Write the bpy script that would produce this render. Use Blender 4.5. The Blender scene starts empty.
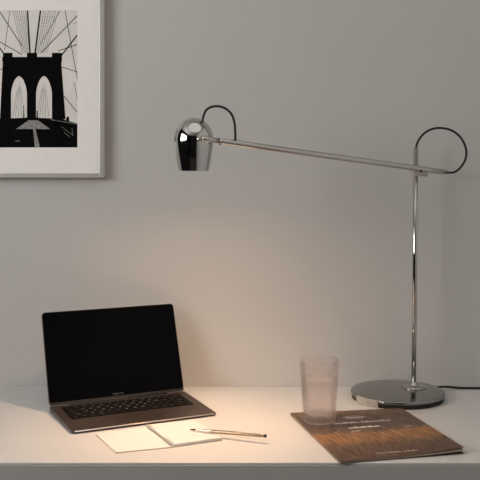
import bpy, bmesh, math, random
from mathutils import Vector, Matrix
random.seed(7)
C = bpy.context.scene.collection
PI = math.pi

# ------------------------------------------------------------------ camera, light, exposure
F_PX, HORIZON, TABLE_Z, EYE, CAM_Y = 917.0, 165.0, 0.73, 0.548, -2.27
cam_d = bpy.data.cameras.new('camera')
cam = bpy.data.objects.new('camera', cam_d); C.objects.link(cam)
cam.location = (0, CAM_Y, TABLE_Z + EYE); cam.rotation_euler = (PI / 2, 0, 0)
cam_d.sensor_width = 36; cam_d.lens = F_PX / 480 * 36
cam_d.shift_y = -(240 - HORIZON) / 480
cam_d.clip_start = 0.02
bpy.context.scene.camera = cam

vs = bpy.context.scene.view_settings
vs.view_transform = 'Standard'; vs.look = 'None'; vs.gamma = 1; vs.use_curve_mapping = False
vs.exposure = 0.10
world = bpy.data.worlds.new('world'); bpy.context.scene.world = world; world.use_nodes = True
bg = world.node_tree.nodes['Background']
bg.inputs['Color'].default_value = (0.75, 0.85, 1, 1); bg.inputs['Strength'].default_value = 1.0

# daylight through the window in the left wall (area light set in the window opening)
WIN_Y0, WIN_Y1, WIN_Z0, WIN_Z1, LEFT_X = -2.35, -0.72, 1.22, 2.12, -1.75
sky = bpy.data.lights.new('window_daylight', 'AREA'); sky.shape = 'RECTANGLE'
sky.size = WIN_Z1 - WIN_Z0 - .06; sky.size_y = WIN_Y1 - WIN_Y0 - .06
sky.energy = 25; sky.color = (1.0, 0.975, 0.94)
so = bpy.data.objects.new('window_daylight', sky); C.objects.link(so)
so.location = (LEFT_X - .03, (WIN_Y0 + WIN_Y1) / 2, (WIN_Z0 + WIN_Z1) / 2)
so.rotation_euler = (0, -PI / 2, 0)
# added overhead fill light, unseen (its glowing disc is built further down) 
ceil_l = bpy.data.lights.new('ceiling_fill_light', 'AREA'); ceil_l.shape = 'DISK'; ceil_l.size = 1.6
ceil_l.energy = 3.2; ceil_l.color = (1.0, 0.95, 0.88)
co = bpy.data.objects.new('ceiling_fill_light', ceil_l); C.objects.link(co)
CEIL_FILL = (0.12, -1.15)
co.location = (CEIL_FILL[0], CEIL_FILL[1], 2.44)

# ------------------------------------------------------------------ helpers
def at(px, row, z=0.0):
    """point at height z above the desk top seen at (px, row)"""
    d = (EYE - z) * F_PX / (row - HORIZON)
    return Vector(((px - 240) / F_PX * d, CAM_Y + d, TABLE_Z + z))
def deep(px, row, d):
    return Vector(((px - 240) / F_PX * d, CAM_Y + d, TABLE_Z + EYE - (row - HORIZON) / F_PX * d))

def nodes(name):
    m = bpy.data.materials.new(name); m.use_nodes = True
    return m, m.node_tree.nodes, m.node_tree.links, m.node_tree.nodes['Principled BSDF']
def mat(name, col, rough=.5, metal=0, spec=.5, noise=0, scale=40, bump=0, bscale=200):
    m, n, l, b = nodes(name)
    b.inputs['Base Color'].default_value = (*col, 1)
    b.inputs['Roughness'].default_value = rough; b.inputs['Metallic'].default_value = metal
    b.inputs['Specular IOR Level'].default_value = spec
    tc = n.new('ShaderNodeTexCoord')
    if noise:
        t = n.new('ShaderNodeTexNoise'); t.inputs['Scale'].default_value = scale; t.inputs['Detail'].default_value = 4
        r = n.new('ShaderNodeValToRGB')
        r.color_ramp.elements[0].color = (*[c * (1 - noise) for c in col], 1)
        r.color_ramp.elements[1].color = (*[min(1, c * (1 + noise)) for c in col], 1)
        r.color_ramp.elements[0].position = .3; r.color_ramp.elements[1].position = .7
        l.new(tc.outputs['Object'], t.inputs['Vector']); l.new(t.outputs['Fac'], r.inputs['Fac'])
        l.new(r.outputs['Color'], b.inputs['Base Color'])
    if bump:
        t = n.new('ShaderNodeTexNoise'); t.inputs['Scale'].default_value = bscale
        bp = n.new('ShaderNodeBump'); bp.inputs['Strength'].default_value = bump; bp.inputs['Distance'].default_value = .002
        l.new(tc.outputs['Object'], t.inputs['Vector']); l.new(t.outputs['Fac'], bp.inputs['Height'])
        l.new(bp.outputs['Normal'], b.inputs['Normal'])
    return m

def obj(name, bm, m, parent=None, smooth=False, loc=None):
    me = bpy.data.meshes.new(name)
    bmesh.ops.recalc_face_normals(bm, faces=bm.faces[:])
    bm.to_mesh(me); bm.free()
    ms = m if isinstance(m, (list, tuple)) else [m]
    for x in ms: me.materials.append(x)
    o = bpy.data.objects.new(name, me); C.objects.link(o)
    if smooth:
        for p in me.polygons: p.use_smooth = True
        md = None
    if parent is not None:
        o.parent = parent
    if loc is not None: o.location = loc
    return o
def thing(name, label, cat, loc=(0, 0, 0), rz=0, group=None):
    o = bpy.data.objects.new(name, None); C.objects.link(o); o.empty_display_size = .05
    o.location = loc; o.rotation_euler = (0, 0, rz)
    o['label'] = label; o['category'] = cat
    if group: o['group'] = group
    return o
def struct(name, bm, m):
    o = obj(name, bm, m); o['kind'] = 'structure'; return o
def box(bm, x0, x1, y0, y1, z0, z1, bevel=0, seg=2):
    b2 = bmesh.new()
    bmesh.ops.create_cube(b2, size=1)
    for v in b2.verts:
        v.co = Vector(((x0 + x1) / 2 + v.co.x * (x1 - x0), (y0 + y1) / 2 + v.co.y * (y1 - y0), (z0 + z1) / 2 + v.co.z * (z1 - z0)))
    if bevel: bmesh.ops.bevel(b2, geom=b2.edges[:], offset=bevel, segments=seg, affect='EDGES', profile=.5)
    merge(bm, b2)
def merge(bm, b2, matrix=None, mi=None):
    mp = {}
    for v in b2.verts: mp[v] = bm.verts.new(matrix @ v.co if matrix else v.co)
    for f in b2.faces:
        try: nf = bm.faces.new([mp[v] for v in f.verts])
        except ValueError: continue
        nf.smooth = f.smooth
        nf.material_index = f.material_index if mi is None else mi
    b2.free()
def B(*a, **k):
    bm = bmesh.new(); box(bm, *a, **k); return bm
def lathe(profile, seg=64, centre=(0, 0, 0), closed=False):
    """profile of (r, z); r==0 makes a pole"""
    bm = bmesh.new(); rings = []
    for r, z in profile:
        if r < 1e-7: rings.append([bm.verts.new((centre[0], centre[1], centre[2] + z))])
        else: rings.append([bm.verts.new((centre[0] + r * math.cos(2 * PI * k / seg), centre[1] + r * math.sin(2 * PI * k / seg), centre[2] + z)) for k in range(seg)])
    pairs = list(zip(rings, rings[1:]))
    if closed: pairs.append((rings[-1], rings[0]))
    for a, b in pairs:
        if len(a) == 1 and len(b) == 1: continue
        for k in range(seg):
            k2 = (k + 1) % seg
            if len(a) == 1: bm.faces.new((a[0], b[k], b[k2]))
            elif len(b) == 1: bm.faces.new((a[k], b[0], a[k2]))
            else: bm.faces.new((a[k], b[k], b[k2], a[k2]))
    for f in bm.faces: f.smooth = True
    return bm
def catmull(pts, n=10):
    pts = [Vector(p) for p in pts]; out = []
    ext = [2 * pts[0] - pts[1]] + pts + [2 * pts[-1] - pts[-2]]
    for i in range(1, len(ext) - 2):
        p0, p1, p2, p3 = ext[i - 1:i + 3]
        for k in range(n):
            t = k / n
            out.append(.5 * ((2 * p1) + (p2 - p0) * t + (2 * p0 - 5 * p1 + 4 * p2 - p3) * t * t + (3 * p1 - p0 - 3 * p2 + p3) * t ** 3))
    out.append(pts[-1]); return out
def tube(bm, pts, r, seg=16, cap=True):
    """r: a radius or one radius per point"""
    pts = [Vector(p) for p in pts]
    rs = r if isinstance(r, (list, tuple)) else [r] * len(pts)
    t0 = (pts[1] - pts[0]).normalized()
    n = t0.orthogonal().normalized(); rings = []
    for i, p in enumerate(pts):
        if i == 0: t = t0
        elif i == len(pts) - 1: t = (pts[i] - pts[i - 1]).normalized()
        else: t = (pts[i + 1] - pts[i - 1]).normalized() if (pts[i + 1] - pts[i - 1]).length > 1e-9 else t0
        n = (n - t * n.dot(t)).normalized(); b = t.cross(n)
        rings.append([bm.verts.new(p + rs[i] * (math.cos(2 * PI * k / seg) * n + math.sin(2 * PI * k / seg) * b)) for k in range(seg)])
    for a, b in zip(rings, rings[1:]):
        for k in range(seg):
            f = bm.faces.new((a[k], a[(k + 1) % seg], b[(k + 1) % seg], b[k])); f.smooth = True
    if cap: bm.faces.new(rings[0][::-1]); bm.faces.new(rings[-1])
    return bm
def T(pts, r, seg=16): return tube(bmesh.new(), pts, r, seg)
def text_bm(s, size, depth=0.0):
    cu = bpy.data.curves.new('lettering', 'FONT'); cu.body = s; cu.size = size; cu.align_x = 'CENTER'; cu.align_y = 'CENTER'
    cu.extrude = depth; cu.resolution_u = 2
    o = bpy.data.objects.new('lettering', cu); C.objects.link(o)
    dg = bpy.context.evaluated_depsgraph_get()
    me = bpy.data.meshes.new_from_object(o.evaluated_get(dg))
    bm = bmesh.new(); bm.from_mesh(me)
    bpy.data.objects.remove(o); bpy.data.curves.remove(cu); bpy.data.meshes.remove(me)
    return bm

# ------------------------------------------------------------------ materials
M = {}
M['wall'] = mat('grey_wall_paint', (.575, .562, .545), .85, noise=.02, scale=3, bump=.06, bscale=260)
M['dark_wall'] = mat('charcoal_wall_paint', (.012, .012, .013), .9, noise=.05, scale=3)
M['pale_wall'] = mat('pale_wall_paint', (.82, .81, .79), .9, noise=.02, scale=3)
M['ceiling'] = mat('white_ceiling_paint', (.75, .74, .72), .9, noise=.02, scale=3)
M['floor'] = mat('oak_floor', (.16, .125, .10), .5, noise=.3, scale=6)
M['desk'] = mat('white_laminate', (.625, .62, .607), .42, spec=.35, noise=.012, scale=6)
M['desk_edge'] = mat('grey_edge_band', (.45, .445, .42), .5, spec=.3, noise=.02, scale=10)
M['trim'] = mat('white_trim_paint', (.78, .77, .75), .4, noise=.01)
M['chrome'] = mat('chrome', (.52, .505, .49), .055, 1)
M['dark_chrome'] = mat('smoked_chrome', (.58, .57, .56), .05, 1)
M['base_chrome'] = mat('base_chrome', (.33, .325, .315), .07, 1)
M['rim_beige'] = mat('beige_grey', (.40, .37, .33), .5, noise=.02)
M['steel'] = mat('brushed_nickel', (.56, .54, .52), .2, 1, noise=.05, scale=90)
M['satin'] = mat('satin_nickel', (.56, .54, .52), .5, .7)
M['cable'] = mat('black_cable', (.006, .006, .006), .5, noise=.1)
M['black'] = mat('matte_black', (.012, .011, .010), .6, noise=.1)
M['shade_in'] = mat('white_enamel', (.85, .82, .76), .4)
M['silver'] = mat('silver_frame', (.50, .48, .46), .38, .25, noise=.03)
M['mat'] = mat('warm_white_passe_partout', (.94, .905, .875), .9, noise=.015, scale=80)
M['print_sky'] = mat('pale_print', (.80, .77, .73), .8, noise=.05, scale=14)
M['print_black'] = mat('print_black', (.004, .004, .004), .9, spec=.05, noise=.3, scale=60)
M['print_grey'] = mat('print_grey', (.28, .27, .26), .9, spec=.1, noise=.4, scale=150)
M['print_line'] = mat('print_line_grey', (.03, .029, .028), .9, spec=.05, noise=.1)
M['aluminium'] = mat('space_grey_aluminium', (.066, .050, .043), .42, .45, noise=.02, scale=200)
M['alu_edge'] = mat('bright_aluminium_edge', (.72, .66, .60), .4, .5)
M['key'] = mat('black_key', (.005, .004, .004), .6, spec=.12, noise=.1)
M['legend'] = mat('grey_legend', (.48, .46, .44), .6)
M['glass_screen'] = mat('black_screen_glass', (.0015, .0015, .002), .1, spec=.05)
M['paper'] = mat('cream_paper', (.72, .705, .675), .85, noise=.01, scale=60)
M['paper_edge'] = mat('paper_edge', (.46, .39, .30), .9, noise=.15, scale=300)
M['wire'] = mat('white_binding_wire', (.50, .44, .37), .3, .5)
M['gold'] = mat('brass_pen_barrel', (.40, .29, .19), .25, 1)
M['pen_silver'] = mat('silver_pen_grip', (.72, .66, .58), .2, 1)
M['dim_ink'] = mat('dim_grey_ink', (.20, .19, .18), .7)
M['ink'] = mat('white_ink', (.8, .74, .66), .8)
M['ink2'] = mat('tan_ink', (.62, .52, .44), .8)

def emission(name, col, s):
    m = bpy.data.materials.new(name); m.use_nodes = True
    n = m.node_tree.nodes; n.clear()
    e = n.new('ShaderNodeEmission'); e.inputs[0].default_value = (*col, 1); e.inputs[1].default_value = s
    o = n.new('ShaderNodeOutputMaterial'); m.node_tree.links.new(e.outputs[0], o.inputs[0]); return m
M['bulb'] = emission('warm_bulb_glow', (1, .67, .43), 540)
M['fill_glow'] = emission('added_fill_glow', (1, .95, .88), .25)  # glow of the added ceiling fill disc

def glass_mat():
    m, n, l, b = nodes('textured_pink_glass')
    n.remove(b); out = n['Material Output']
    tc = n.new('ShaderNodeTexCoord')
    v = n.new('ShaderNodeTexVoronoi'); v.inputs['Scale'].default_value = 190
    nz = n.new('ShaderNodeTexNoise'); nz.inputs['Scale'].default_value = 160
    ad = n.new('ShaderNodeMath'); ad.operation = 'ADD'
    l.new(tc.outputs['Object'], v.inputs['Vector']); l.new(tc.outputs['Object'], nz.inputs['Vector'])
    l.new(v.outputs['Distance'], ad.inputs[0]); l.new(nz.outputs['Fac'], ad.inputs[1])
    bp = n.new('ShaderNodeBump'); bp.inputs['Strength'].default_value = .3; bp.inputs['Distance'].default_value = .002
    l.new(ad.outputs[0], bp.inputs['Height'])
    g = n.new('ShaderNodeBsdfGlass'); g.inputs['Roughness'].default_value = .02; g.inputs['IOR'].default_value = 1.3
    g.inputs['Color'].default_value = (.985, .95, .94, 1); l.new(bp.outputs['Normal'], g.inputs['Normal'])
    tr = n.new('ShaderNodeBsdfTransparent'); tr.inputs['Color'].default_value = (.99, .97, .965, 1)
    di = n.new('ShaderNodeBsdfDiffuse'); di.inputs['Color'].default_value = (.8, .66, .62, 1)
    mx = n.new('ShaderNodeMixShader'); mx.inputs[0].default_value = .72
    l.new(g.outputs[0], mx.inputs[1]); l.new(tr.outputs[0], mx.inputs[2])
    m2 = n.new('ShaderNodeMixShader'); m2.inputs[0].default_value = .012
    l.new(mx.outputs[0], m2.inputs[1]); l.new(di.outputs[0], m2.inputs[2])
    l.new(m2.outputs[0], out.inputs['Surface']); return m
M['glass'] = glass_mat()
def water_mat():
    m, n, l, b = nodes('clear_water')
    n.remove(b); out = n['Material Output']
    g = n.new('ShaderNodeBsdfGlass'); g.inputs['Roughness'].default_value = .02; g.inputs['IOR'].default_value = 1.3
    g.inputs['Color'].default_value = (.99, .975, .97, 1)
    tr = n.new('ShaderNodeBsdfTransparent'); tr.inputs['Color'].default_value = (.99, .98, .975, 1)
    mx = n.new('ShaderNodeMixShader'); mx.inputs[0].default_value = .6
    l.new(g.outputs[0], mx.inputs[1]); l.new(tr.outputs[0], mx.inputs[2]); l.new(mx.outputs[0], out.inputs['Surface'])
    return m
M['water'] = water_mat()

def cover_mat():
    m, n, l, b = nodes('printed_landscape_cover')
    b.inputs['Roughness'].default_value = .55; b.inputs['Specular IOR Level'].default_value = .3
    uv = n.new('ShaderNodeUVMap'); uv.uv_map = 'UVMap'
    sep = n.new('ShaderNodeSeparateXYZ'); l.new(uv.outputs[0], sep.inputs[0])
    mp = n.new('ShaderNodeMapping'); mp.inputs['Scale'].default_value = (3, 1.2, 1); l.new(uv.outputs[0], mp.inputs[0])
    nz = n.new('ShaderNodeTexNoise'); nz.inputs['Scale'].default_value = 4; nz.inputs['Detail'].default_value = 6
    l.new(mp.outputs[0], nz.inputs['Vector'])
    wob = n.new('ShaderNodeMath'); wob.operation = 'MULTIPLY_ADD'; wob.inputs[1].default_value = .16
    l.new(nz.outputs['Fac'], wob.inputs[0])
    sub = n.new('ShaderNodeMath'); sub.operation = 'SUBTRACT'; sub.inputs[1].default_value = .08
    l.new(sep.outputs['Y'], sub.inputs[0]); l.new(sub.outputs[0], wob.inputs[2])
    r = n.new('ShaderNodeValToRGB'); l.new(wob.outputs[0], r.inputs['Fac'])
    el = r.color_ramp.elements
    stops = [(0, (.12, .070, .048)), (.16, (.14, .085, .058)), (.26, (.17, .10, .060)), (.36, (.32, .165, .072)), (.47, (.31, .17, .085)),
             (.53, (.15, .098, .070)), (.62, (.115, .083, .068)), (.85, (.125, .092, .073)), (.94, (.19, .125, .08)), (1, (.15, .095, .065))]
    el[0].position, el[0].color = stops[0][0], (*stops[0][1], 1)
    el[1].position, el[1].color = stops[-1][0], (*stops[-1][1], 1)
    for p, c in stops[1:-1]:
        e = el.new(p); e.color = (*c, 1)
    # tall grass and tree trunks: noise drawn out along the page
    m2 = n.new('ShaderNodeMapping'); m2.inputs['Scale'].default_value = (46, 5, 1); m2.inputs['Rotation'].default_value = (0, 0, .12)
    l.new(uv.outputs[0], m2.inputs[0])
    n2 = n.new('ShaderNodeTexNoise'); n2.inputs['Scale'].default_value = 1.6; n2.inputs['Detail'].default_value = 5
    l.new(m2.outputs[0], n2.inputs['Vector'])
    r2 = n.new('ShaderNodeValToRGB'); l.new(n2.outputs['Fac'], r2.inputs['Fac'])
    r2.color_ramp.elements[0].position = .36; r2.color_ramp.elements[0].color = (.28, .26, .25, 1)
    r2.color_ramp.elements[1].position = .60; r2.color_ramp.elements[1].color = (1.15, 1.12, 1.1, 1)
    mul = n.new('ShaderNodeMix'); mul.data_type = 'RGBA'; mul.blend_type = 'MULTIPLY'; mul.inputs[0].default_value = .75
    l.new(r.outputs['Color'], mul.inputs[6]); l.new(r2.outputs['Color'], mul.inputs[7])
    l.new(mul.outputs[2], b.inputs['Base Color'])
    return m
M['cover'] = cover_mat()

# ------------------------------------------------------------------ the room
RX, FY, CZ = 1.15, -3.9, 2.5
struct('floor', B(LEFT_X - .2, RX + .2, FY - .2, .2, -.1, 0), M['floor'])
struct('ceiling', B(LEFT_X - .2, RX + .2, FY - .2, .2, CZ, CZ + .1), M['ceiling'])
struct('wall_back', B(LEFT_X - .2, RX + .2, 0, .12, 0, CZ), M['wall'])
struct('wall_front', B(LEFT_X - .2, RX + .2, FY - .12, FY, 0, CZ), M['dark_wall'])
struct('wall_right', B(RX, RX + .12, FY, 0, 0, CZ), M['pale_wall'])
bm = bmesh.new()
box(bm, LEFT_X - .12, LEFT_X, FY, WIN_Y0, 0, CZ); box(bm, LEFT_X - .12, LEFT_X, WIN_Y1, 0, 0, CZ)
box(bm, LEFT_X - .12, LEFT_X, WIN_Y0, WIN_Y1, 0, WIN_Z0); box(bm, LEFT_X - .12, LEFT_X, WIN_Y0, WIN_Y1, WIN_Z1, CZ)
struct('wall_left', bm, M['dark_wall'])
bm = bmesh.new()
for a in ((WIN_Y0, WIN_Y0 + .04, WIN_Z0, WIN_Z1), (WIN_Y1 - .04, WIN_Y1, WIN_Z0, WIN_Z1), (WIN_Y0, WIN_Y1, WIN_Z0, WIN_Z0 + .04), (WIN_Y0, WIN_Y1, WIN_Z1 - .04, WIN_Z1)):
    box(bm, LEFT_X - .11, LEFT_X + .012, *a)
struct('window_1', bm, M['trim'])
struct('baseboard_back', B(LEFT_X, RX, -.014, 0, 0, .07), M['trim'])

# ------------------------------------------------------------------ added fill disc under the ceiling (out of frame, seen only in the chrome)
t = thing('ceiling_fill', 'added round white fill light under the ceiling, out of frame', 'lamp', (CEIL_FILL[0], CEIL_FILL[1], CZ))
obj('fill_backing', lathe([(0, 0), (.82, 0), (.82, -.03), (.0, -.03)]), M['trim'], t)
obj('fill_disc', lathe([(0, -.031), (.81, -.031), (.81, -.045), (.0, -.05)]), M['fill_glow'], t)

# ------------------------------------------------------------------ desk
DESK_Y0, DESK_Y1 = CAM_Y + EYE * F_PX / (463 - HORIZON), -.001
t = thing('desk', 'white desk with a grey front edge, pushed against the grey wall', 'desk', (0.05, (DESK_Y0 + DESK_Y1) / 2, 0))
hd = (DESK_Y1 - DESK_Y0) / 2
obj('desktop', B(-.75, .75, -hd + .002, hd, TABLE_Z - .004, TABLE_Z, bevel=.0012), M['desk'], t)
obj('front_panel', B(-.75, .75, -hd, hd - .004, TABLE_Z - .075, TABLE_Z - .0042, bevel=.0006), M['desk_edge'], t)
for sx in (-1, 1):
    for sy in (-1, 1):
        obj('leg', B(sx * .70 - .025, sx * .70 + .025, sy * (hd - .035) - .02, sy * (hd - .035) + .02, 0, TABLE_Z - .075, bevel=.003), M['trim'], t)

# ------------------------------------------------------------------ framed picture on the wall
PD = 2.252                                     # distance of the print plane
cx = 31.75
def pp(px, row, off=0): # picture plane coordinates relative to the frame's centre
    p = deep(px, row, PD); return p
FR, FB, FL_, FT = 105.0, 178.0, 2 * cx - 105.0, -20.0
ctr = deep(cx, (FB + FT) / 2, PD); ctr.y = 0
t = thing('framed_picture', 'silver framed black and white bridge photograph with a wide mat, hanging on the wall', 'picture', ctr)
def pic(px, row, y):
    p = deep(px, row, PD); return Vector((p.x - ctr.x, y, p.z - ctr.z))
YP = CAM_Y + PD                                # world y of the print (-.018)
def rect_y(x0, x1, r0, r1, ya, yb, bevel=0):
    a, b = pic(x0, r1, 0), pic(x1, r0, 0)
    return (a.x, b.x, ya, yb, a.z, b.z)
bm = bmesh.new()
fy0, fy1 = YP - .006, -.0006
for a in ((FL_, FL_ + 5.5, FT, FB), (FR - 5.5, FR, FT, FB)): box(bm, *rect_y(*a, fy0, fy1), bevel=.0022, seg=2)
for a in ((FL_ + 5.4, FR - 5.4, FT, FT + 4.8), (FL_ + 5.4, FR - 5.4, FB - 4.8, FB)): box(bm, *rect_y(*a, fy0, fy1), bevel=.0022, seg=2)
obj('frame', bm, M['silver'], t)
PL, PR, PT, PB = 2 * cx - 77.5, 77.5, 10.5, 147.5
bm = bmesh.new()
for a in ((FL_ + 5, PL, FT + 4, FB - 4), (PR, FR - 5, FT + 4, FB - 4), (PL, PR, FT + 4, PT), (PL, PR, PB, FB - 4)): box(bm, *rect_y(*a, YP - .0015, YP + .001))
obj('mat', bm, M['mat'], t)
ph = obj('photograph', B(*rect_y(PL, PR, PT, PB, YP, YP + .002)), M['print_sky'], t)
def flat(polys, lift, name, m, parent=ph):
    bm = bmesh.new()
    for poly in polys:
        vsn = [bm.verts.new(pic(x, r, YP - lift)) for x, r in poly]
        bm.faces.new(vsn)
    bm.normal_update(); bmesh.ops.triangulate(bm, faces=bm.faces[:])
    return obj(name, bm, m, parent)
def line(x0, r0, x1, r1, w):
    L = math.hypot(x1 - x0, r1 - r0); nx, ny = -(r1 - r0) / L * w / 2, (x1 - x0) / L * w / 2
    return [(x0 + nx, r0 + ny), (x1 + nx, r1 + ny), (x1 - nx, r1 - ny), (x0 - nx, r0 - ny)]
# stay and suspension cables
cab = []
for x0, r0, x1, r1, w in ((27.5, 10.6, 30, 54, 1.5), (40.5, 10.6, 35, 54, 1.6), (-14, 0 + 10.6, 0, 10.6, .01),
    (0, 12, 22, 46, .8), (-14, 34, 0, 42, .8), (0, 42, 22, 54.5, .8), (-6, 40, 4, 54, 1.3), (10, 10.6, 4.5, 50, .5),
    (77.4, 15.5, 41, 53, .8), (77.4, 35, 61, 56, 1.3), (77.4, 44.5, 58, 51, .8), (65, 10.6, 77.4, 79, .6), (62, 67, 77.4, 72, .7),
    (64, 96, 77.4, 112.5, .7), (60, 11, 40, 45, .5), (-14, 80, 3, 68, .7), (77.4, 22, 77.4 - 4, 24, .3), (74, 82, 77.4, 100, .4)):
    cab.append(line(x0, r0, x1, r1, w))
for k in range(7):
    cab.append(line(13 + 2.1 * k, 10.6, 22 + 1.25 * k, 53, .28)); cab.append(line(44 + 2.4 * k, 10.6, 37 + 1.6 * k, 53, .28))
for k in range(4):
    cab.append(line(16 + 3 * k, 17 + 3 * k, 27, 17 + 3 * k, .2)); cab.append(line(41, 17 + 3 * k, 54 - 3 * k, 17 + 3 * k, .2))
for ax in (12.5, 36.8):
    for k in range(5): cab.append(line(ax + 3 * k, 117, ax + 7 + 1.0 * (k - 2), 84 + 3 * abs(k - 2), .25))
flat(cab, .0002, 'cables', M['print_line'])
def arch(xa, xb, apex, spring=94, base=119.3):
    m_ = (xa + xb) / 2; pts = [(xa, base), (xa, spring)]
    for k in range(1, 9):
        s = k / 8; pts.append((xa + (m_ - xa) * (1 - math.cos(s * PI / 2) * 1.0) if False else xa + (m_ - xa) * s ** 1.55, spring - (spring - apex) * math.sin(s * PI / 2 * .92) / math.sin(PI / 2 * .92)))
    return pts
def half(xa, xm, apex): return arch(xa, 2 * xm - xa, apex)
# the tower: each pier with half an arch on either side
tw = []
tw.append([(2.3, 57), (62, 57), (62, 61), (61.3, 62.5), (2.8, 62.5), (2.3, 61)])
tw.append([(3, 52.8), (12.5, 52.8), (12.5, 57), (3, 57)]); tw.append([(27, 52.8), (37, 52.8), (37, 57), (27, 57)]); tw.append([(52, 52.8), (62, 52.8), (62, 57), (52, 57)])
L1 = arch(11, 27, 76); L2 = arch(36, 52, 76)
mir = lambda pts, m_: [(2 * m_ - x, r) for x, r in pts]
tw.append([(0, 119.3), (2.8, 62.5), (19, 62.5)] + L1[::-1])
tw.append([(19, 62.5), (31.5, 62.5), (31.5, 119.3)] + mir(L1, 19))
tw.append([(31.5, 119.3), (31.5, 62.5), (44, 62.5)] + L2[::-1])
tw.append([(44, 62.5), (61.3, 62.5), (65.5, 119.3)] + mir(L2, 44))
flat(tw, .0004, 'bridge_tower', M['print_black'])
flat([[(PL + .1, PB - .1), (PL + .1, 121), (3, 118.5), (31, 117.5), (61, 118.8), (77.4, 123.5), (77.4, PB - .1)],
      [(23.2, 118.5), (23.5, 105.5), (24.0, 105.5), (24.3, 118.5)], [(36.5, 118.5), (36.7, 111), (37.6, 111), (38, 118.5)],
      [(66, 121), (66.5, 117), (69, 116.5), (69.4, 121)]], .0003, 'road_deck', M['print_black'])
flat([[(28.5, 120.3), (38, 120.3), (50, 129), (16, 129)]], .0006, 'walkway', M['print_grey'])
flat([[(33, 129), (35.4, 129), (40, 147.2), (35, 147.2)]], .0006, 'centre_line', M['print_grey'])
for q_ in (line(50, 119.5, 77, 124, .5), line(62, 127, 74, 136, .35), line(64, 132, 70, 137, .35), line(72, 128, 72.5, 134, .4)): flat([q_], .0006, 'railing', M['print_grey'])
flat([line(15, 141, 20, 141, .6)], .0006, 'deck_mark', M['print_grey'])

# ------------------------------------------------------------------ desk lamp
BC = Vector((.3705, CAM_Y + 2.158, TABLE_Z)); BR = .1095
t = thing('desk_lamp', 'chrome desk lamp with a long jointed arm, dome shade and round base, beside the glass', 'lamp', BC)
rel = lambda p: Vector(p) - BC
obj('base_plate', lathe([(0, .0100), (BR - .003, .0100), (BR, .0110), (BR, .0158), (BR - .0018, .0176), (BR - .005, .0180), (0, .0182)], 96), M['base_chrome'], t)
obj('foot_ring', lathe([(0, 0), (BR - .0030, 0), (BR - .0022, .0101), (0, .0101)], 64), M['black'], t)
# small beige block with a dark dot, front left of the rim
a0 = math.radians(239)
hs = bmesh.new(); N = 10; rows = []
for k in range(N + 1):
    a = math.radians(203 + 34 * k / N); rr = BR + .0016
    rows.append([hs.verts.new((r_ * math.cos(a), r_ * math.sin(a), z_)) for r_, z_ in ((BR - .004, .0008), (rr, .0008), (rr, .0168), (BR - .004, .0176))])
for p, q in zip(rows, rows[1:]):
    for k in range(4): hs.faces.new((p[k], p[(k + 1) % 4], q[(k + 1) % 4], q[k]))
hs.faces.new(rows[0]); hs.faces.new(rows[-1][::-1])
po = obj('rim_block', hs, M['rim_beige'], t)
a = math.radians(224); e = Vector((math.cos(a), math.sin(a), 0))
obj('rim_dot', T([e * (BR + .0005) + Vector((0, 0, .0085)), e * (BR + .0021) + Vector((0, 0, .0085))], .0013, 12), M['black'], po)

PX0 = deep(413.7, 384, 2.187); PX0.z = TABLE_Z + .018
PX1 = deep(415.9, 148, 2.187)
r0, r1 = rel(PX0), rel(PX1)
obj('pole_flange', lathe([(0, 0), (.029, 0), (.029, .0022), (.013, .004), (.0085, .008), (.0075, .014), (0, .014)], 48, r0), M['chrome'], t)
obj('pole', T([r0, r0.lerp(r1, .5), r1], .0058, 32), M['chrome'], t)
# arm
A0 = deep(416, 168.2, 2.166); A1 = deep(201.5, 138.4, 1.862)
adir = (A0 - A1).normalized()
AE = A0 + adir * .098
AS = A1 + adir * .042
obj('arm', T([rel(AS), rel(AS + adir * .0015), rel(A0), rel(AE - adir * .0015), rel(AE)], [.0058, .0066, .0066, .0066, .0056], 28), M['steel'], t)
st = obj('arm_tip', T([rel(A1), rel(A1 + adir * .001), rel(AS + adir * .006)], [.0048, .0058, .0058], 20), M['steel'], t)
obj('locking_screw', T([rel(AS + Vector((0, -.001, -.003))), rel(AS + Vector((.003, -.003, -.0085)))], .0022, 12), M['steel'], st)
# bracket holding the arm to the pole
bp = A0 + Vector((.010, .004, -.0105))
brk = T([rel(A0 + Vector((-.006, .009, -.0085))), rel(A0 + adir * .034 + Vector((0, .004, -.0085)))], .0085, 20)
bo = obj('bracket', brk, M['satin'], t)
obj('bracket_screw', T([rel(A0 + adir * .016 + Vector((0, -.003, -.0075))), rel(A0 + adir * .016 + Vector((0, -.0090, -.0050)))], .0019, 16), M['black'], bo)
obj('pole_clamp', lathe([(.0059, -.011), (.0070, -.011), (.0070, .011), (.0059, .011)], 28, rel(Vector((PX1.x, PX1.y, A0.z - .004))), True), M['steel'], t)
# shade: a dome narrowing to an open mouth
SD = 1.902
sc_ = deep(193.8, 140, SD)
zb = deep(193.8, 170.8, SD).z - sc_.z; zt = deep(193.8, 117.6, SD).z - sc_.z
RW, RB = 20.0 / F_PX * SD, 15.0 / F_PX * SD
prof = [(RB, zb), (RB + (RW - RB) * .45, zb * .62), (RB + (RW - RB) * .78, zb * .32)]
for k in range(0, 13):
    th = PI / 2 * k / 12; prof.append((RW * math.cos(th) if k < 12 else 0, zt * math.sin(th)))
inner = [(max(0, r_ - .0014), z_ - (.0014 if z_ > .01 else 0)) for r_, z_ in prof]
inner[-1] = (0, prof[-1][1] - .0014); inner[0] = (RB - .0014, zb)
sb = lathe(prof, 72, rel(sc_)); s_in = lathe(inner, 72, rel(sc_))
for f in s_in.faces: f.material_index = 1
merge(sb, s_in)
rim = lathe([(RB - .0014, zb), (RB, zb)], 72, rel(sc_)); merge(sb, rim)
sh = obj('lamp_shade', sb, [M['dark_chrome'], M['shade_in']], t)
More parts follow.
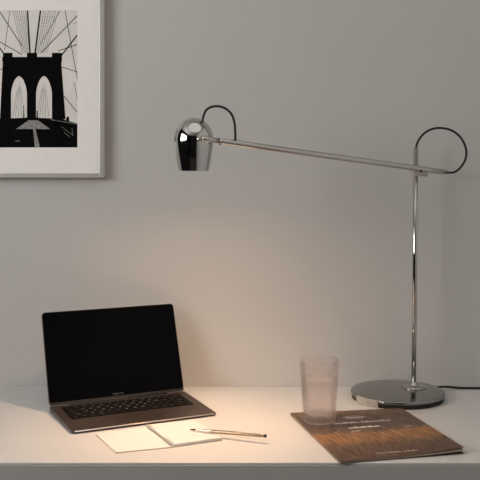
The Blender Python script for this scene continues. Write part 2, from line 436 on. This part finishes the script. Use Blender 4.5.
obj('bulb', lathe([(0, -.022), (.008, -.021), (.013, -.012), (.014, -.002), (.010, .008), (.006, .014), (.006, .024), (0, .024)], 28, rel(sc_) + Vector((0, 0, -.034))), M['bulb'], sh)
obj('bulb_holder', lathe([(.0, -.012), (.009, -.012), (.010, .02), (.004, .036), (0, .036)], 28, rel(sc_)), M['shade_in'], sh)
kn = deep(200.6, 139.2, 1.8595)
obj('shade_joint', T([rel(kn), rel(kn + Vector((-.0005, .002, 0))), rel(sc_ + Vector((.008, -.030, 0)))], [.0040, .0058, .0058], 20), M['chrome'], sh)
# cables of the lamp
def D(px, row, d): return rel(deep(px, row, d))
obj('cable', T(catmull([D(202.3, 122.5, 1.885), D(203.5, 116, 1.885), D(207, 109.3, 1.885), D(215, 106.2, 1.885), D(224, 107.8, 1.886), D(231, 113.5, 1.888), D(234.3, 122, 1.89), D(235.2, 132, 1.892), D(235.3, 142.5, 1.905)], 10), .0025, 12), M['cable'], t)
obj('cable_gland', T([D(235.3, 139.3, 1.905), D(235.3, 142.5, 1.905)], .0034, 14), M['black'], t)
obj('cable', T(catmull([D(415.9, 149, 2.187), D(417.5, 142.5, 2.187), D(423, 134.5, 2.187), D(431, 129.4, 2.187), D(441, 128, 2.188), D(452, 130.6, 2.189), D(461, 138, 2.19), D(466, 149, 2.192), D(465.3, 159.5, 2.197), D(460, 168, 2.202), D(454, 172.2, 2.207), D(447, 172.6, 2.208)], 10), .0027, 12), M['cable'], t)
cz = .0031
obj('power_cord', T(catmull([BC * 0 + Vector((BR * .86, BR * .40, .0125)), Vector((.112, .060, .011)), Vector((.135, .0755, .0075)), Vector((.17, .0835, cz)), Vector((.215, .0815, cz)), Vector((.27, .0800, cz)), Vector((.33, .086, cz)), Vector((.42, .094, cz))], 10), .0029, 14), M['cable'], t)
# the lamp's own light, at the bulb
ll = bpy.data.lights.new('desk_lamp_light', 'SPOT'); ll.energy = 10.4; ll.color = (1, .60, .335)
ll.spot_size = math.radians(104); ll.spot_blend = 1.0; ll.shadow_soft_size = .012
lo = bpy.data.objects.new('desk_lamp_light', ll); C.objects.link(lo)
lo.parent = sh; lo.location = rel(sc_) + Vector((0, 0, -.0575))

# ------------------------------------------------------------------ laptop
LW, LD, LT, TILT, LH = .322, .1857, .450, .348, .21
LO = Vector((-.3415, CAM_Y + 1.8635, TABLE_Z))
t = thing('laptop', 'open dark grey laptop with a black screen, left of the notebook', 'laptop', LO, LT)
# wedge body: local x along the front edge, y to the back
def wedge(x0, x1, y0, y1, zf0, zf1, zb0, zb1, bev):
    bm = bmesh.new(); bmesh.ops.create_cube(bm, size=1)
    for v in bm.verts:
        s = v.co.y + .5
        lo_, hi_ = zf0 + (zb0 - zf0) * s, zf1 + (zb1 - zf1) * s
        v.co = Vector((x0 + (v.co.x + .5) * (x1 - x0), y0 + s * (y1 - y0), lo_ if v.co.z < 0 else hi_))
    ve = [e_ for e_ in bm.edges if abs(e_.verts[0].co.z - e_.verts[1].co.z) > .001 and abs(e_.verts[0].co.x - e_.verts[1].co.x) < 1e-6 and abs(e_.verts[0].co.y - e_.verts[1].co.y) < 1e-6]
    bmesh.ops.bevel(bm, geom=ve, offset=.005, segments=5, affect='EDGES', profile=.5)
    return bm
zf, zbk = .0065, .0130
bd = wedge(0, LW, 0, LD, .0030, zf, .0030, zbk, 0)
body = obj('body', bd, M['aluminium'], t)
sl = (zbk - zf) / LD
top = lambda y: zf + sl * y
pitch = math.atan(sl)
def onTop(bm, x0, x1, y0, y1, h0, h1, bev=0):
    b2 = B(x0, x1, 0, y1 - y0, h0, h1, bevel=bev, seg=1)
    merge(bm, b2, Matrix.Translation((0, y0, top(y0))) @ Matrix.Rotation(pitch, 4, 'X'))
# bright chamfered front lip
lip = bmesh.new(); tube(lip, [(.006, -.0002, zf - .0012), (LW - .006, -.0002, zf - .0014)], .0013, 8)
tube(lip, [(LW + .0001, .006, top(.006) - .0012), (LW + .0001, LD - .01, top(LD - .01) - .0012)], .0008, 8)
obj('polished_edge', lip, M['alu_edge'], body)
tp = bmesh.new(); onTop(tp, LW * .5 - .056, LW * .5 + .056, .007, .066, .0, .0003, .0001)
obj('trackpad', tp, mat('trackpad_glass', (.060, .046, .040), .33, .4), body)
for fx in (.03, LW - .03):
    for fy in (.02, LD - .02):
        obj('foot', lathe([(0, 0), (.006, 0), (.0065, .0031), (0, .0031)], 20, (fx, fy, 0)), M['black'], body)
kb = bmesh.new(); KX0, KX1, KY0, KY1 = .020, LW - .020, .076, .170
onTop(kb, KX0, KX1, KY0, KY1, 0, .0003, .0001)
kbo = obj('keyboard', kb, M['key'], t)
rowsK = [["esc", "F1", "F2", "F3", "F4", "F5", "F6", "F7", "F8", "F9", "F10", "F11", "F12", ""],
         list("`1234567890-=") + ["delete"], ["tab"] + list("QWERTYUIOP[]\\"), ["caps"] + list("ASDFGHJKL;'") + ["return"],
         ["shift"] + list("ZXCVBNM,./") + ["shift"], ["fn", "ctrl", "alt", "cmd", " ", "cmd", "alt", "<", "^", ">"]]
wid = {"delete": 1.5, "tab": 1.5, "caps": 1.75, "return": 1.75, "shift": 2.25, " ": 5.2, "fn": 1, "ctrl": 1, "alt": 1, "cmd": 1.25}
yk = KY1 - .003
for ri, row in enumerate(rowsK):
    hgt = .0085 if ri == 0 else .0158
    tot = sum(wid.get(k, 1) for k in row); unit = (KX1 - KX0 - .004) / tot; x = KX0 + .002
    for k in row:
        w = wid.get(k, 1) * unit
        bm = bmesh.new(); onTop(bm, x + .0011, x + w - .0011, yk - hgt + .0011, yk - .0011, .0003, .0014, .0004)
        if k.strip():
            tb = text_bm(k, .0068 if len(k) == 1 else .0040)
            yy = yk - hgt / 2
            merge(bm, tb, Matrix.Translation((x + w / 2, yy, top(yy) + .0016)) @ Matrix.Rotation(pitch, 4, 'X'), 1)
        obj('key', bm, [M['key'], M['legend']], kbo); x += w
    yk -= hgt
# hinge and lid
hy, hz = LD - .006, zbk - .0005
obj('hinge', T([(.045, LD - .0035, zbk + .0005), (LW - .045, LD - .0035, zbk + .0005)], .0035, 16), M['black'], t)
def lid_part(name, x0, x1, z0, z1, y0, y1, m, parent, corner=0, bev=0):
    bm = bmesh.new(); bmesh.ops.create_cube(bm, size=1)
    for v in bm.verts: v.co = Vector((x0 + (v.co.x + .5) * (x1 - x0), y0 + (v.co.y + .5) * (y1 - y0), z0 + (v.co.z + .5) * (z1 - z0)))
    if corner:
        ed = [e_ for e_ in bm.edges if abs(e_.verts[0].co.y - e_.verts[1].co.y) > 1e-5]
        bmesh.ops.bevel(bm, geom=ed, offset=corner, segments=6, affect='EDGES', profile=.5)
    mt = Matrix.Translation((0, LD, zbk)) @ Matrix.Rotation(-TILT, 4, 'X')
    bm.transform(mt); return obj(name, bm, m, parent)
lid = lid_part('lid', 0, LW, .001, LH, 0, .0042, M['aluminium'], t, .008)
scr = lid_part('screen', .0012, LW - .0012, .007, LH - .0012, -.0006, .0002, M['glass_screen'], lid, .007)
tb = text_bm('MacBook Air', .0046)
mt = Matrix.Translation((0, LD, zbk)) @ Matrix.Rotation(-TILT, 4, 'X') @ Matrix.Translation((LW / 2, -.0008, .0115)) @ Matrix.Rotation(PI / 2, 4, 'X')
tb.transform(mt); obj('screen_lettering', tb, M['dim_ink'], scr)
lid_part('chin', .0012, LW - .0012, .0015, .0068, -.0005, .0002, M['black'], lid)

# ------------------------------------------------------------------ notebook, open and spiral bound
def notebook():
    zb_ = .0005
    nb_l, nf_l = at(95.5, 435), at(116, 453.6)
    sf, sbk = at(173, 446.8, .002), at(146.5, 426.5, .002)
    rf, rb = at(222.3, 439.2, .003), at(196, 421.5, .003)
    O = (nb_l + nf_l + rf + rb) / 4; O.z = TABLE_Z
    t = thing('notebook', 'open wire-bound notebook with blank cream pages, in front of the laptop', 'notebook', O)
    for p in (nb_l, nf_l, sf, sbk, rf, rb): p -= O; p.z = 0
    def leaf(name, q, h0, h1, m, parent, n=1, inset=0, arc=0):
        # q: four ground corners, counter-clockwise; h0..h1 heights; arc: bulge
        bm = bmesh.new(); c_ = sum(q, Vector()) / 4
        q = [p + (c_ - p) * inset for p in q]; N = 8; lo_, hi_ = [], []
        for i in range(N + 1):
            s = i / N; a_, b_ = q[0].lerp(q[1], s), q[3].lerp(q[2], s)
            bl = arc * math.sin(PI * s)
            lo_.append([bm.verts.new(p + Vector((0, 0, h0))) for p in (a_, b_)]); hi_.append([bm.verts.new(p + Vector((0, 0, h1 + bl))) for p in (a_, b_)])
        for i in range(N):
            bm.faces.new((hi_[i][0], hi_[i + 1][0], hi_[i + 1][1], hi_[i][1])); bm.faces.new((lo_[i][0], lo_[i][1], lo_[i + 1][1], lo_[i + 1][0]))
            bm.faces.new((lo_[i][0], lo_[i + 1][0], hi_[i + 1][0], hi_[i][0])); bm.faces.new((lo_[i][1], hi_[i][1], hi_[i + 1][1], lo_[i + 1][1]))
        bm.faces.new((lo_[0][0], hi_[0][0], hi_[0][1], lo_[0][1])); bm.faces.new((lo_[N][0], lo_[N][1], hi_[N][1], hi_[N][0]))
        return obj(name, bm, m, parent)
    g = (rf - sf).normalized() * .0010
    Lq = [nf_l, sf - g, sbk - g, nb_l]; Rq = [sf + g, rf, rb, sbk + g]
    leaf('cover', Lq, 0, .0012, M['paper_edge'], t); leaf('page_stack', Lq, .0012, .0020, M['paper'], t, inset=.018)
    leaf('cover', Rq, 0, .0012, M['paper_edge'], t); rp = leaf('page_stack', Rq, .0012, .0062, M['paper'], t, inset=.018)
    # wire coils in two groups along the spine
    ax = (sbk - sf); n = 26; wb = bmesh.new()
    u = (rf - sf).normalized()
    for lo_, hi_ in ((.03, .30), (.72, .98)):
        pts = []; turns = 4
        for k in range(turns * 12 + 1):
            s = k / (turns * 12); a_ = 2 * PI * turns * s
            pts.append(sf + ax * (lo_ + (hi_ - lo_) * s) + u * (.0042 * math.cos(a_)) + Vector((0, 0, .0052 + .0042 * math.sin(a_))))
        tube(wb, pts, .00055, 6)
    tube(wb, [sf + ax * .3 + Vector((0, 0, .0030)), sf + ax * .72 + Vector((0, 0, .0030))], .0006, 6)
    obj('wire_binding', wb, M['wire'], t)
    return t
notebook()

# ------------------------------------------------------------------ pen lying across the notebook's right page
p0 = at(189.5, 429.3, .0095); p1 = at(266.3, 436.0, .0150)
O = (p0 + p1) / 2; O.z = TABLE_Z
t = thing('pen', 'slim brass pen with a dark tip, resting on the notebook page', 'pen', O)
p0 -= O; p1 -= O; L = (p1 - p0).length; dv = (p1 - p0).normalized(); P_ = lambda s: p0 + dv * (L * s)
obj('nib', T([P_(0), P_(.02), P_(.055), P_(.075)], [.0005, .0014, .0019, .0017], 16), M['black'], t)
obj('grip', T([P_(.075), P_(.10), P_(.27), P_(.30)], [.0020, .0022, .0030, .0031], 18), M['pen_silver'], t)
obj('barrel', T([P_(.30), P_(.31), P_(.6), P_(.965), P_(.975)], [.0031, .0035, .0036, .0033, .0031], 20), M['gold'], t)
obj('end_cap', T([P_(.975), P_(.98), P_(1)], [.0031, .0034, .0030], 18), M['black'], t)
up = Vector((0, 0, .0046)); sd = dv.cross(Vector((0, 0, 1))) * .0022
obj('clip', T([P_(.95) + up * .75 + sd, P_(.90) + up * .95 + sd, P_(.72) + up * .95 + sd, P_(.70) + up * .8 + sd], .0008, 8), M['pen_silver'], t)

# ------------------------------------------------------------------ magazine
mBL, mBR, mFR, mFL = at(290, 412.8, .005), at(401.5, 408.6, .005), at(464, 447, .0135), at(340, 461.3, .005)
O = (mBL + mBR + mFR + mFL) / 4; O.z = TABLE_Z
mag = thing('magazine', 'brown magazine with a dark landscape cover, under the glass at the desk edge', 'magazine', O)
for p in (mBL, mBR, mFR, mFL): p -= O; p.z = 0
def curl(u, v): return .0076 * max(0, u - .25) ** 2 * (1.2 - v) * 1.35 + .0012 * max(0, u - .8) / .2 * (1 - v)
def S(u, v, h=0): # u from spine (left) to the free edge (right), v from the front to the back
    p = mFL.lerp(mFR, u).lerp(mBL.lerp(mBR, u), v); return Vector((p.x, p.y, h + curl(u, v)))
def sheet(name, h0, h1, m, inset=0, parent=mag, follow=1.0):
    bm = bmesh.new(); uvl = bm.loops.layers.uv.new('UVMap'); N = 16
    def P(i, j, h):
        u, v = inset + (1 - 2 * inset) * i / N, inset + (1 - 2 * inset) * j / N; p = S(u, v)
        return Vector((p.x, p.y, h + p.z * follow)), (u, v)
    T_, B_ = {}, {}
    uvs = {}
    for i in range(N + 1):
        for j in range(N + 1):
            for dct, h in ((T_, h1), (B_, h0)):
                co, uv = P(i, j, h); vtx = bm.verts.new(co); dct[i, j] = vtx; uvs[vtx] = uv
    def face(*v_):
        f = bm.faces.new(v_)
        for lp in f.loops: lp[uvl].uv = uvs[lp.vert]
        return f
    for i in range(N):
        for j in range(N):
            face(T_[i, j], T_[i + 1, j], T_[i + 1, j + 1], T_[i, j + 1]); face(B_[i, j], B_[i, j + 1], B_[i + 1, j + 1], B_[i + 1, j])
        face(B_[i, 0], B_[i + 1, 0], T_[i + 1, 0], T_[i, 0]); face(B_[i + 1, N], B_[i, N], T_[i, N], T_[i + 1, N])
        face(B_[0, i + 1], B_[0, i], T_[0, i], T_[0, i + 1]); face(B_[N, i], B_[N, i + 1], T_[N, i + 1], T_[N, i])
    return obj(name, bm, m, parent)
sheet('back_cover', .0003, .0009, M['cover'], 0, follow=.12)
# pages: fills the gap between the covers
sheet('pages', .0009, .0044, M['paper_edge'], .006, follow=.6)
cov = sheet('front_cover', .0045, .0051, M['cover'], 0)
H_ = .00535
def uv_of(px, row):
    best = None
    lo_u, hi_u, lo_v, hi_v = 0., 1., 0., 1.
    for it in range(4):
        for i in range(21):
            for j in range(21):
                u, v = lo_u + (hi_u - lo_u) * i / 20, lo_v + (hi_v - lo_v) * j / 20
                p = S(u, v, H_) + O; d = p.y - CAM_Y
                e_ = (240 + F_PX * p.x / d - px) ** 2 + (HORIZON + F_PX * (TABLE_Z + EYE - p.z) / d - row) ** 2
                if best is None or e_ < best[0]: best = (e_, u, v)
        du, dv_ = (hi_u - lo_u) / 8, (hi_v - lo_v) / 8
        lo_u, hi_u, lo_v, hi_v = best[1] - du, best[1] + du, best[2] - dv_, best[2] + dv_
    return best[1], best[2]
def ribbon(bm, uvpts, w):
    prev = None; pts = [S(u, v, H_) for u, v in uvpts]
    for i, p in enumerate(pts):
        a_, b_ = pts[max(0, i - 1)], pts[min(len(pts) - 1, i + 1)]
        d = (b_ - a_); d.z = 0
        n_ = Vector((-d.y, d.x, 0)).normalized() * w / 2 if d.length > 1e-9 else Vector((w / 2, 0, 0))
        pr = (bm.verts.new(p + n_), bm.verts.new(p - n_))
        if prev: bm.faces.new((prev[0], pr[0], pr[1], prev[1]))
        prev = pr
def script(bm, a_, b_, hgt, w, seed, words=3, tall=.35):
    """unreadable handwriting-like strokes from pixel a to pixel b"""
    rnd = random.Random(seed); ua, ub = uv_of(*a_), uv_of(*b_)
    n = words; s0 = 0
    for k in range(n):
        s1 = s0 + (1 - .05 * (n - 1)) / n * rnd.uniform(.85, 1.15); s1 = min(s1, 1)
        if s1 - s0 < .02: break
        pts = []; cyc = max(3, int((s1 - s0) * 26 / 1.0 * (1 if n > 2 else .9)))
        amps = [hgt * (2.0 if rnd.random() < tall else 1.0) for _ in range(cyc + 1)]
        for q in range(cyc * 8 + 1):
            ph_ = q / 8; s = s0 + (s1 - s0) * q / (cyc * 8)
            am = amps[int(ph_)]
            u = ua[0] + (ub[0] - ua[0]) * s + .004 * math.sin(2 * PI * ph_ + 1.2)
            v = ua[1] + (ub[1] - ua[1]) * s + am * (.5 - .5 * math.cos(2 * PI * ph_))
            pts.append((u, v))
        ribbon(bm, pts, w); s0 = s1 + .05
bm = bmesh.new()
script(bm, (334, 424.4), (391, 420.4), .020, .0013, 3, 2, .5)
script(bm, (349, 428.6), (380, 426.4), .018, .0013, 5, 1, .5)
script(bm, (352, 431.6), (362, 430.6), .006, .0006, 8, 1)
obj('title_lettering', bm, M['ink'], cov)
bm = bmesh.new(); cu_, cv_ = uv_of(354, 417.2); eu, ev = .095, .034
for k_ in (1.0, .78): ribbon(bm, [(cu_ + eu * k_ * math.cos(2 * PI * i / 40), cv_ + ev * k_ * math.sin(2 * PI * i / 40)) for i in range(41)], .0010)
script(bm, (347, 418.0), (361, 417.2), .012, .0007, 11, 1)
obj('emblem', bm, M['ink'], cov)
bm = bmesh.new(); script(bm, (377, 453.6), (418, 450.2), .011, .0013, 21, 3, .2)
obj('footer_lettering', bm, M['ink2'], cov)
bm = bmesh.new(); script(bm, (405, 426.3), (412, 425.6), .006, .0006, 22, 1, .2)
obj('small_lettering', bm, M['ink2'], cov)

# ------------------------------------------------------------------ glass of water, standing on the magazine
gb = at(319.3, 421.5, .0056); gd = gb.y - CAM_Y
GR0, GR1 = 16.2 / F_PX * gd, 20.1 / F_PX * gd
gt = deep(321, 359.5, gd).z - gb.z
gl = thing('drinking_glass', 'tall bubbly pinkish glass of water standing on the magazine', 'glass', gb)
wob = lambda r_, k: r_
prof = [(0, .0), (GR0 * .80, .0), (GR0 * .93, .0015), (GR0, .006)]
NS = 18
for k in range(1, NS + 1):
    s = k / NS; prof.append((GR0 + (GR1 - GR0) * s ** .9 + .00035 * math.sin(k * 2.1), .006 + (gt - .006) * s))
prof += [(GR1 - .0011, gt + .0008), (GR1 - .0022, gt)]
th = .0022
for k in range(NS, 1, -1):
    s = k / NS; prof.append((GR0 + (GR1 - GR0) * s ** .9 - th, .006 + (gt - .006) * s - .001))
prof += [(GR0 * .86, .017), (GR0 * .6, .0145), (0, .0140)]
obj('tumbler', lathe(prof, 64), M['glass'], gl)
# seeds and bubbles trapped in the thick foot
bb = bmesh.new()
for k in range(60):
    a_ = random.uniform(0, 2 * PI); rr = GR0 * math.sqrt(random.uniform(.1, .80)); zz = random.uniform(.003, .0125)
    b2 = bmesh.new(); bmesh.ops.create_icosphere(b2, subdivisions=2, radius=random.uniform(.0007, .0017)); merge(bb, b2, Matrix.Translation((rr * math.cos(a_), rr * math.sin(a_), zz)))
M['seed'] = mat('trapped_air_bubble', (.55, .42, .38), .08, .75)
bo = obj('bubbles', bb, M['seed'], gl, smooth=True); bo['kind'] = 'stuff'
wt = deep(321, 377.5, gd).z - gb.z
wp = [(0, .0150), (GR0 * .58, .0152), (GR0 * .84, .0178)]
for k in range(3, 15):
    s = k / NS; z_ = .006 + (gt - .006) * s
    if z_ > wt: break
    wp.append((GR0 + (GR1 - GR0) * s ** .9 - th - .0006, z_))
s = (wt - .006) / (gt - .006); wp += [(GR0 + (GR1 - GR0) * s ** .9 - th - .0006, wt), (0, wt)]
w_ = obj('water', lathe(wp, 64), M['water'], None, loc=gb)
w_['label'] = 'clear water filling two thirds of the pinkish glass'; w_['category'] = 'water'
